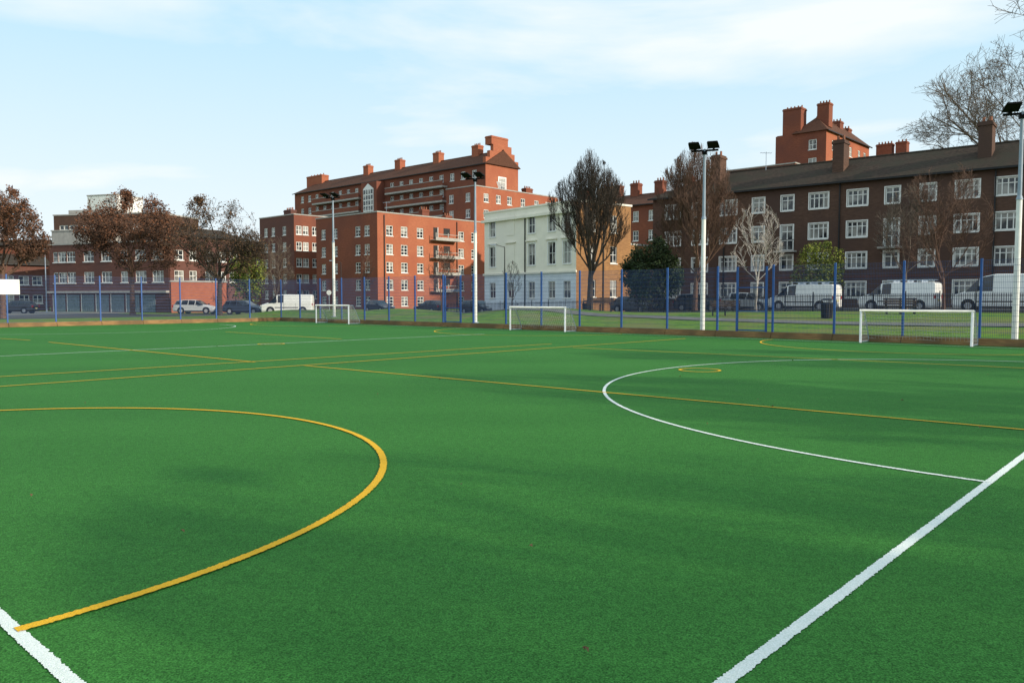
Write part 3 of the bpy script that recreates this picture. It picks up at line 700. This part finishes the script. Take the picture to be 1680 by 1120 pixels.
# ---------------- vehicles -----------------
def vehicle(name,x,y,ang,stations,color,wheels,glassflags,wr=0.31,mirror_at=None,lightz=0.65,rough=0.3,ladder=False):
    z0=terr(x,y)+0.03
    body=mat('car_paint_'+'%d_%d_%d'%tuple(int(c*100) for c in color),color,tuple(c*0.93 for c in color),rough=rough,spec=0.6)
    G=Grp(name,(0,0,0),dict(body=body,windows=M_cglass,tyres=mat('tyre_rubber',(0.02,0.02,0.02)),hubs=mat('hub_alloy',(0.4,0.4,0.42),rough=0.35),headlights=mat('headlight',(0.7,0.72,0.75),rough=0.15),tail_lights=mat('tail_light',(0.4,0.02,0.02),rough=0.2),trim=M_dark,number_plate=mat('number_plate',(0.7,0.65,0.3)),roof_rack=M_galv))
    Lc=stations[-1][0]/2
    rings=[]
    for (sx,zl,zb,zr,w,wt) in stations:
        half=[(w*0.9,zl),(w,zl+0.16),(w,zb),(wt,zr-0.05),(wt*0.86,zr)]
        rings.append([(sx-Lc,yy,zz) for yy,zz in half]+[(sx-Lc,-yy,zz) for yy,zz in reversed(half)])
    Bd=G.p('body');Wn=G.p('windows')
    for i in range(len(rings)-1):
        fl=glassflags[i]
        for k in range(10):
            k2=(k+1)%10
            q=[rings[i][k],rings[i][k2],rings[i+1][k2],rings[i+1][k]]
            tgt=Bd
            if fl=='S' and k in (2,6): tgt=Wn
            if fl=='W' and k in (2,3,4,5,6): tgt=Wn
            tgt.poly(q)
    Bd.poly(rings[0]); Bd.poly(rings[-1])
    X=Vector((1,0));Yv=Vector((0,1));O=Vector((0,0))
    wmax=max(s[4] for s in stations)
    for wx in wheels:
        for sg in (-1,1):
            cx=wx-Lc
            G.p('trim').tube((cx,sg*(wmax-0.1),wr+0.03),(cx,sg*(wmax+0.004),wr+0.03),wr+0.07,n=20,cap=True)
            G.p('tyres').tube((cx,sg*(wmax-0.18),wr),(cx,sg*(wmax+0.02),wr),wr,n=20,cap=True)
            G.p('hubs').tube((cx,sg*(wmax),wr),(cx,sg*(wmax+0.028),wr),wr*0.62,n=12,cap=True)
    sf=stations[1];sb=stations[-2]
    for sg in (-1,1):
        y0,y1=sorted((sg*sf[4]*0.98,sg*sf[4]*0.55)); G.p('headlights').box(O,X,Yv,-Lc-0.01,-Lc+sf[0]+0.12,y0,y1,lightz-0.08,lightz+0.08)
        y0,y1=sorted((sg*sb[4]*1.005,sg*sb[4]*0.72)); G.p('tail_lights').box(O,X,Yv,Lc-(stations[-1][0]-sb[0])-0.08,Lc+0.012,y0,y1,lightz+0.02,lightz+0.27)
        if mirror_at:
            y0,y1=sorted((sg*(wmax-0.02),sg*(wmax+0.18))); G.p('trim').box(O,X,Yv,mirror_at[0]-Lc,mirror_at[0]-Lc+0.14,y0,y1,mirror_at[1],mirror_at[1]+(0.3 if mirror_at[1]>1.1 else 0.14))
        y0,y1=sorted((sg*wmax*0.98,sg*(wmax+0.012))); G.p('trim').box(O,X,Yv,wheels[0]-Lc+wr+0.1,wheels[1]-Lc-wr-0.1,y0,y1,0.22,0.33)
    if len(stations)<12:
        for sg in (-1,1):
            for xx in (stations[5][0]-Lc,stations[5][0]-Lc+1.15):
                y0,y1=sorted((sg*wmax*0.97,sg*(wmax+0.006))); G.p('trim').box(O,X,Yv,xx,xx+.018,y0,y1,0.42,stations[5][2]-.02)
            y0,y1=sorted((sg*wmax*0.97,sg*(wmax+0.01))); G.p('trim').box(O,X,Yv,wheels[0]-Lc+wr+0.1,wheels[1]-Lc-wr-0.1,y0,y1,0.6,0.68)
    G.p('number_plate').box(O,X,Yv,Lc,Lc+0.02,-0.26,0.26,lightz-0.15,lightz-0.04)
    G.p('trim').box(O,X,Yv,-Lc-0.02,-Lc+0.03,-0.55,0.55,0.32,0.45)
    if ladder:
        zr=max(s[3] for s in stations)
        for xx in (0.2,1.1,2.0): G.p('roof_rack').box(O,X,Yv,xx-.4,xx-.36,-0.75,0.75,zr+0.003,zr+0.14)
        for yy in (-0.75,-0.2,0.2,0.71): G.p('roof_rack').box(O,X,Yv,-0.6,2.3,yy,yy+0.04,zr+0.143,zr+0.19)
        for i in range(9): G.p('roof_rack').box(O,X,Yv,-0.5+0.3*i,-0.47+0.3*i,-0.157,0.197,zr+0.193,zr+0.21)
    e=G.done(); e.location=(x,y,z0); e.rotation_euler=(0,0,ang)
    return e
HATCH=[(0,.32,.50,.58,.66,.5),(.12,.2,.6,.70,.8,.62),(.9,.18,.82,.90,.86,.68),(1.1,.18,.88,.95,.87,.7),(1.85,.18,.92,1.42,.87,.6),(1.93,.18,.92,1.43,.87,.6),(2.55,.18,.93,1.46,.87,.61),(2.63,.18,.93,1.46,.87,.61),(3.25,.18,.95,1.43,.87,.6),(3.42,.18,.95,1.40,.87,.6),(3.9,.2,.96,1.02,.84,.66),(4.08,.25,.86,.92,.8,.66),(4.14,.34,.6,.66,.74,.6)]
HF=['B','B','B','W','B','S','B','S','B','W','B','B']
EST=[(0,.32,.50,.58,.66,.5),(.12,.2,.6,.70,.82,.62),(1.0,.18,.82,.90,.88,.7),(1.25,.18,.88,.95,.89,.7),(2.0,.18,.92,1.42,.89,.62),(2.08,.18,.92,1.43,.89,.62),(2.75,.18,.93,1.47,.89,.63),(2.83,.18,.93,1.47,.89,.63),(3.5,.18,.95,1.45,.89,.62),(3.6,.18,.95,1.45,.89,.62),(4.1,.2,.96,1.40,.86,.6),(4.4,.25,.92,1.0,.82,.62),(4.5,.34,.6,.66,.76,.6)]
EF=['B','B','B','W','B','S','B','S','B','S','W','B']
VAN=[(0,.35,.7,.8,.78,.62),(.12,.22,.85,.95,.92,.75),(.75,.2,1.05,1.15,.95,.78),(1.55,.2,1.12,1.88,.95,.8),(1.66,.2,1.12,1.9,.95,.8),(2.25,.2,1.12,1.95,.95,.82),(2.35,.2,1.12,1.96,.95,.82),(4.9,.2,1.12,1.95,.95,.82),(5.02,.25,1.1,1.88,.92,.8),(5.06,.32,1.0,1.8,.9,.78)]
VF_=['B','B','W','B','S','B','B','B','B']
BIG=[(0,.35,.8,.95,.82,.66),(.15,.22,1.0,1.1,.98,.8),(.8,.2,1.25,1.32,1.0,.82),(1.6,.2,1.3,2.2,1.0,.84),(1.7,.2,1.3,2.24,1.0,.84),(2.4,.2,1.3,2.4,1.0,.86),(2.5,.2,1.3,2.42,1.0,.86),(5.7,.2,1.3,2.4,1.0,.86),(5.85,.25,1.25,2.3,.97,.84),(5.9,.35,1.0,2.2,.95,.82)]
angb=math.atan2(b.y,b.x)
def rowpos(px,u=58.3):
    O=pc(u,0); s=sOf(px,O,b); p=O+b*s; return p.x,p.y
WH=(0.78,0.78,0.77)
# vans face left-to-right as in the street; the large one shows its windscreen on the left
x,y=rowpos(1650); vehicle('white_panel_van',x,y,angb+math.pi,BIG,WH,(1.0,4.7),VF_,wr=0.36,mirror_at=(1.55,1.35),lightz=0.9).rotation_euler=(0,0,angb+math.pi+math.pi)
x,y=rowpos(1475); vehicle('white_panel_van',x,y,angb+math.pi,VAN,WH,(0.95,4.1),VF_,wr=0.33,mirror_at=(1.45,1.15),lightz=0.82,ladder=True)
x,y=rowpos(1319); vehicle('white_panel_van',x,y,angb+math.pi,VAN,WH,(0.95,4.1),VF_,wr=0.33,mirror_at=(1.45,1.15),lightz=0.82,ladder=True)
bpy.data.objects['white_panel_van'].rotation_euler=(0,0,angb+math.pi)
for px,c,T_ in ((1228,(.35,.36,.38),0),(1150,(.03,.035,.04),1),(1040,(.05,.06,.08),0),(932,(.02,.022,.028),1),(870,(.05,.07,.1),0),(785,(.012,.013,.018),1),(706,(.03,.03,.035),0),(622,(.04,.045,.05),0)):
    x,y=rowpos(px); vehicle('parked_car',x,y,angb+(math.pi if px in (870,706) else 0),EST if T_ else HATCH,c,(.85,3.55) if T_ else (.78,3.25),EF if T_ else HF,mirror_at=(1.25,.92))
vehicle('silver_parked_car',kk(322)*84,84,rad(178),EST,(.5,.51,.53),(.85,3.55),EF,mirror_at=(1.25,.92))
vehicle('parked_car',kk(402)*83,83,rad(170),EST,(.025,.035,.06),(.85,3.55),EF,mirror_at=(1.25,.92))
vehicle('white_panel_van',kk(472)*80,80,rad(8),VAN,WH,(.95,4.1),VF_,wr=.33,mirror_at=(1.45,1.15),lightz=.82)
vehicle('parked_car',kk(27)*88,88,rad(5),HATCH,(.03,.03,.035),(.78,3.25),HF,mirror_at=(1.25,.92))

# ---------------- street furniture -----------------
def litter_bin(px,Y):
    x=kk(px)*Y; z=terr(x,Y)
    G=Grp('litter_bin',(x,Y,z),dict(drum=M_dark,slats=M_dark,hood=M_dark,post=M_dark))
    G.p('drum').tube((x,Y,z+.02),(x,Y,z+.78),.25,.28,16,cap=True)
    for k in range(16):
        t=k*math.pi/8; c,s=cos(t),sin(t); G.p('slats').tube((x+c*.265,Y+s*.265,z),(x+c*.30,Y+s*.30,z+.82),.018,n=4)
    G.p('hood').tube((x,Y,z+.95),(x,Y,z+1.05),.31,.2,16,cap=True); G.p('hood').tube((x,Y,z+.78),(x,Y,z+.84),.31,.31,16,cap=True)
    for t in (0.5,2.6,4.7): G.p('post').tube((x+cos(t)*.26,Y+sin(t)*.26,z+.8),(x+cos(t)*.26,Y+sin(t)*.26,z+.97),.02,n=5)
    G.done()
litter_bin(1357,42); litter_bin(962,62)
def bench(px,Y,ang):
    x=kk(px)*Y; z=terr(x,Y); d=Vector((cos(ang),sin(ang))); n=Vector((d.y,-d.x)); O=Vector((x,Y))
    Mw=mat('bench_wood',(.09,.06,.04),(.05,.035,.025),scale=5)
    G=Grp('park_bench',(x,Y,z),dict(seat=Mw,backrest=Mw,legs=M_dark,armrests=M_dark))
    for k in range(4): G.p('seat').box(O,d,n,-.85,.85,-.2+.115*k,-.2+.115*k+.09,z+.42,z+.46)
    for k in range(3): G.p('backrest').box(O,d,n,-.85,.85,-.27-.02*k,-.24-.02*k,z+.52+.13*k,z+.62+.13*k)
    for s in (-.7,0,.7):
        G.p('legs').box(O,d,n,s-.03,s+.03,.18,.24,z-.05,z+.419); G.p('legs').box(O,d,n,s-.03,s+.03,-.33,-.275,z-.05,z+.9); G.p('legs').box(O,d,n,s-.028,s+.028,-.27,.178,z+.36,z+.418)
    for s in (-.8,.8): G.p('armrests').box(O,d,n,s-.025,s+.025,-.27,.24,z+.64,z+.67); G.p('armrests').box(O,d,n,s-.02,s+.02,.2,.235,z+.461,z+.639)
    G.done()
bench(1190,46,rad(-12)); bench(985,52,rad(-15)); bench(1478,44,rad(-20))
def lamp(px,Y,h,m=M_dark):
    x=kk(px)*Y; z=terr(x,Y)
    G=Grp('street_lamp',(x,Y,z),dict(column=m,arm=m,lantern=M_galv))
    G.p('column').tube((x,Y,z-.05),(x,Y,z+1.3),.09,.08,10); G.p('column').tube((x,Y,z+1.3),(x,Y,z+h),.06,.04,10)
    G.p('arm').tube((x,Y,z+h-.02),(x-.9,Y-.3,z+h+.2),.03,.025,8); 
    G.p('lantern').box(Vector((x-.9,Y-.3)),Vector((1,0)),Vector((0,1)),-.4,.15,-.12,.12,z+h+.15,z+h+.25)
    G.done()
lamp(828,72,6.2); lamp(560,95,6); lamp(1010,100,7); lamp(76,92,8.5,M_galv)
def sign_post(px,Y,h):
    x=kk(px)*Y; z=terr(x,Y)
    G=Grp('traffic_sign',(x,Y,z),dict(post=M_galv,plate=M_white,back=M_galv))
    G.p('post').tube((x,Y,z-.05),(x,Y,z+h),.035,n=8); G.p('plate').tube((x,Y-.06,z+h-.3),(x,Y-.045,z+h-.3),.26,n=20,cap=True); G.p('back').tube((x,Y-.044,z+h-.3),(x,Y-.036,z+h-.3),.27,n=20,cap=True); G.done()
sign_post(540,84,2.6)

# ---------------- trees -----------------
def tree(name,x,y,ztop,cw,cb,mats,leafmats=None,seed=1,trunk_r=0.16,nch=(3,3,3),up=0.12,spread=0.8,leaves=0,lsize=0.2,tw=0.012,jit=0.16,z0=None,leafvol=False,rat=.48,limbs=9,lowf=-0.45):
    R=random.Random(seed)
    if z0 is None: z0=terr(x,y)
    base=Vector((x,y,z0)); Ht=ztop-z0; c=Vector((x,y,z0+Ht*(cb+1)/2)); rx=cw/2; rz=Ht*(1-cb)/2
    mb=MB(); lf=MB(); tips=[]
    ph=[R.uniform(0,6.28) for _ in range(4)]
    def inside(p,m=1.0):
        q=p-c; an=math.atan2(q.y,q.x)
        k=1+0.12*sin(3*an+ph[0]+q.z)+0.09*sin(q.z*1.7+ph[1])
        egg=1.0+0.15*(-q.z/rz)
        return ((q.x**2+q.y**2)/(rx*egg*k)**2+(q.z/(rz*(1+0.08*sin(2*an+ph[2]))))**2)<m
    maxl=len(nch)
    def rv(): return Vector((R.gauss(0,1),R.gauss(0,1),R.gauss(0,1)))
    def grow(p,d,L,r,lvl,u_):
        n=5 if lvl==1 else (4 if lvl==2 else 3)
        st=L/n
        for i in range(n):
            d=(d+rv()*jit*(0.6 if lvl==1 else 1)+Vector((0,0,u_))).normalized()
            q=p+d*st
            if not inside(q,1.0) and (q-c).length>(p-c).length:
                tips.append((p.copy(),d.copy()))
                mb.tube(p,p+d*st*R.uniform(.1,.5),r,tw*.7,3); return
            r1=max(tw,r*(1-0.75/n)) if lvl<maxl else max(tw*.8,r*0.8)
            mb.tube(p,q,r,r1,6 if r>.06 else (4 if r>.025 else 3))
            p=q;r=r1
            if lvl<maxl and (i>0 or lvl>1):
                for _ in range(nch[lvl]):
                    if R.random()<0.12: continue
                    x_=rv(); x_=(x_-d*x_.dot(d)).normalized()
                    nd=(d+x_*spread*R.uniform(.6,1.25)).normalized()
                    grow(p,nd,L*rat*R.uniform(.6,1.2),max(tw,r*R.uniform(.42,.62)),lvl+1,up)
            if lvl>=maxl-1: tips.append((p.copy(),d.copy()))
    ct=z0+Ht*cb
    d=Vector((0,0,1))
    mb.tube(base-Vector((0,0,.1)),base+Vector((0,0,.35)),trunk_r*1.45,trunk_r*1.05,9); p=base+Vector((0,0,.35))
    hh=max(0.3,ct-z0-.35+rz*0.12); n=5; r=trunk_r
    for i in range(n):
        d=(d+rv()*.03+Vector((0,0,.1))).normalized(); q=p+d*hh/n; r1=trunk_r*(1.05-.3*(i+1)/n); mb.tube(p,q,r,r1,9); p=q;r=r1
    fork=p.copy(); fr=r
    LL=rz*1.5; nodes=[(p.copy(),r)]
    for i in range(6):
        d=(d+rv()*.10+Vector((0,0,.1))).normalized(); q=p+d*LL/6; r1=max(tw,r*.72); mb.tube(p,q,r,r1,6); p=q; r=r1; nodes.append((p.copy(),r))
    for k in range(limbs):
        an=2.4*k+R.uniform(-.3,.3)
        h=(k+0.5)/limbs
        ni=min(len(nodes)-1,int(h*4.6)); pp,rr=nodes[ni]
        if R.random()<.35: pp=fork-Vector((0,0,R.uniform(0,rz*.15))); rr=fr
        tz=lowf+(0.85-lowf)*h; rad_=math.sqrt(max(0.1,1-tz*tz))*R.uniform(.8,1.0)
        tgt=c+Vector((cos(an)*rx*rad_,sin(an)*rx*rad_,rz*tz))
        v=tgt-pp; Lk=v.length*1.05
        nd=(v.normalized()+Vector((0,0,-.08))).normalized()
        grow(pp,nd,Lk,max(tw*2.2,rr*R.uniform(.4,.58)),1,up*.35)
    grow(p,d,rz*.4,r,1,up)
    if leafmats:
        for k in range(leaves):
            if leafvol and R.random()<.6:
                while True:
                    q=Vector((R.uniform(-1,1)*rx*1.1,R.uniform(-1,1)*rx*1.1,R.uniform(-1,1)*rz))+c
                    if inside(q): break
                dens=sin(q.x*2.3+ph[0])*sin(q.y*2.1+ph[1])*sin(q.z*2.6+ph[2])
                if dens<-0.12: continue
            else:
                q=R.choice(tips)[0]+rv()*lsize*1.4
            s=lsize*R.uniform(.5,1.2); e1=rv().normalized(); e2=e1.cross(rv()).normalized()
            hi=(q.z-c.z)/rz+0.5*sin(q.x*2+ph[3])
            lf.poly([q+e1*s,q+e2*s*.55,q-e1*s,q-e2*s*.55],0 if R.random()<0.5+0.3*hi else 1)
    if leafmats and lf.f:
        e=bpy.data.objects.new(name,None); e.location=base; bpy.context.scene.collection.objects.link(e)
        mb.obj('trunk_and_branches',mats,parent=e,org=base); lf.obj('foliage',leafmats,parent=e,org=base)
    else:
        mb.obj(name,mats,org=base)
def T(name,px,Y,pytop,wpx,cb,*ar,**k):
    tree(name,kk(px)*Y,Y,zat(pytop,Y),wpx/1290*Y,cb,*ar,**k)
T('pollarded_lime_tree',968,60,250,134,0.22,M_bark,seed=5,trunk_r=.24,nch=(3,3,4,3),up=.3,spread=.6,tw=.0088,limbs=18,jit=.12)
T('pollarded_lime_tree',1140,62,240,140,0.18,M_barkr,seed=9,trunk_r=.2,nch=(3,3,4,3),up=.3,spread=.6,tw=.0088,limbs=18,jit=.12)
T('silver_birch_tree',1240,58,325,80,0.22,M_birch,seed=12,trunk_r=.1,nch=(2,2,2,2),up=.12,spread=.7,tw=.009,limbs=9)
T('bare_street_tree',1487,60,300,110,0.25,M_barkg,seed=15,trunk_r=.12,nch=(2,2,3,2),up=.15,spread=.75,tw=.009,limbs=12)
T('bare_street_tree',1548,57,268,135,0.2,M_barkr,seed=16,trunk_r=.13,nch=(2,3,3,2),up=.15,spread=.75,tw=.009,limbs=13)
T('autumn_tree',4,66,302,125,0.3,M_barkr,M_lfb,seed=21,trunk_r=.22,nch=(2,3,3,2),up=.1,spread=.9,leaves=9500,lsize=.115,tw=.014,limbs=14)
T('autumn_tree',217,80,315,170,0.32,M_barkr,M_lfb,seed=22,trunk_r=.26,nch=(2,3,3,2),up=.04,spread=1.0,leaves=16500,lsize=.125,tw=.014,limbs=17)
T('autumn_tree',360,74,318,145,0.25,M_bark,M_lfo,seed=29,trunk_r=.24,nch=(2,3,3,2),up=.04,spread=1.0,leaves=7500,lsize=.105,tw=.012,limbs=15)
T('yellow_green_tree',405,94,395,55,0.1,M_bark,M_lfy,seed=31,trunk_r=.15,nch=(2,2,2),leaves=5000,lsize=.16,leafvol=True)
T('young_street_tree',455,88,385,55,0.2,M_barkg,M_lfo,seed=33,trunk_r=.1,nch=(2,2,2,2),leaves=500,lsize=.1,tw=.01)
T('young_street_tree',725,78,400,60,0.2,M_barkr,seed=35,trunk_r=.1,nch=(2,2,2,2),tw=.01)
T('young_street_tree',600,90,400,32,0.25,M_barkr,seed=36,trunk_r=.08,nch=(2,2,2),tw=.012)
T('young_street_tree',840,76,425,34,0.25,M_barkg,seed=37,trunk_r=.08,nch=(2,2,2),tw=.01)
T('evergreen_tree',1068,66,392,95,0.02,M_bark,M_lfd,seed=41,trunk_r=.2,nch=(2,2,2),leaves=14000,lsize=.13,leafvol=True)
T('yellow_green_tree',1343,66.5,395,85,0.1,M_bark,M_lfy,seed=43,trunk_r=.12,nch=(2,2,2),leaves=7000,lsize=.10,leafvol=True)
T('bare_plane_tree',1690,95,48,350,0.42,M_barkg,seed=51,trunk_r=.5,nch=(3,3,4,3),up=.05,spread=.95,tw=.018,limbs=20)
T('bare_plane_tree',1910,40,-330,520,0.45,M_barkg,seed=55,trunk_r=.4,nch=(2,2,3,2),up=.02,spread=.95,tw=.012,limbs=14)
# trees standing outside the pitch to the right (they cast the long shadows on the turf)
for i,(u,v,hh,w_) in enumerate(((-2,-19,9,6.5),(9,-21,10,8),(17,-17,10.5,7.5),(26,-16,11,8.5))):
    p=pc(u,v); tree('bare_plane_tree',p.x,p.y,hh,w_,0.3,M_barkg,seed=60+i,trunk_r=.25,nch=(3,3,3,2),up=.1,spread=.9,tw=.016,limbs=13)

# ---------------- world, sun, camera -----------------
S=Vector((0.85,-0.45)).normalized(); EL=rad(20)
sv=Vector((S.x*cos(EL),S.y*cos(EL),sin(EL)))
w=bpy.data.worlds.new("World"); bpy.context.scene.world=w; w.use_nodes=True
nt=w.node_tree;N=nt.nodes;L=nt.links; bg=N['Background']; bg.inputs['Strength'].default_value=0.1
sky=N.new('ShaderNodeTexSky'); sky.sky_type='NISHITA'; sky.sun_disc=False; sky.sun_elevation=EL; sky.sun_rotation=math.atan2(S.x,S.y); sky.air_density=1.0; sky.dust_density=1.5
tc=N.new('ShaderNodeTexCoord'); mp=N.new('ShaderNodeMapping'); mp.inputs['Scale'].default_value=(0.9,1.3,4.6); mp.inputs['Rotation'].default_value=(rad(8),rad(-10),rad(20))
L.new(tc.outputs['Generated'],mp.inputs[0])
nz=N.new('ShaderNodeTexNoise'); nz.inputs['Scale'].default_value=1.7; nz.inputs['Detail'].default_value=8; nz.inputs['Roughness'].default_value=.52; nz.inputs['Distortion'].default_value=.3; L.new(mp.outputs[0],nz.inputs['Vector'])
cr=N.new('ShaderNodeValToRGB'); cr.color_ramp.elements[0].position=.38; cr.color_ramp.elements[1].position=.60; L.new(nz.outputs['Fac'],cr.inputs[0])
sx=N.new('ShaderNodeSeparateXYZ'); L.new(tc.outputs['Generated'],sx.inputs[0])
mr=N.new('ShaderNodeMapRange'); mr.inputs['From Min'].default_value=0.04; mr.inputs['From Max'].default_value=0.36; mr.inputs['To Min'].default_value=.92; mr.inputs['To Max'].default_value=0.05; L.new(sx.outputs['Z'],mr.inputs['Value'])
mxh=N.new('ShaderNodeMath'); mxh.operation='MAXIMUM'; L.new(cr.outputs[0],mxh.inputs[0]); L.new(mr.outputs[0],mxh.inputs[1])
hz=N.new('ShaderNodeMixRGB'); hz.inputs[0].default_value=.86; L.new(sky.outputs[0],hz.inputs[1]); hz.inputs[2].default_value=(5.0,8.7,10.9,1)
mx=N.new('ShaderNodeMixRGB'); L.new(mxh.outputs[0],mx.inputs[0]); L.new(hz.outputs[0],mx.inputs[1]); mx.inputs[2].default_value=(9.5,10.1,10.3,1)
L.new(mx.outputs[0],bg.inputs['Color'])
sd=bpy.data.lights.new('sun','SUN'); sd.energy=4.8; sd.angle=rad(0.6); sd.color=(1,.88,.7)
so=bpy.data.objects.new('sun',sd); so.rotation_euler=sv.to_track_quat('Z','Y').to_euler(); so.location=(30,-20,30); bpy.context.scene.collection.objects.link(so)
cd=bpy.data.cameras.new('camera'); cd.sensor_width=36; cd.lens=36*F/1680; cd.clip_end=4000; cd.clip_start=0.05
co=bpy.data.objects.new('camera',cd); co.location=(0,0,H); co.rotation_euler=(rad(90)-PH,0,0); bpy.context.scene.collection.objects.link(co)
sc=bpy.context.scene; sc.camera=co
sc.view_settings.view_transform='Standard'; sc.view_settings.look='None'; sc.view_settings.exposure=0
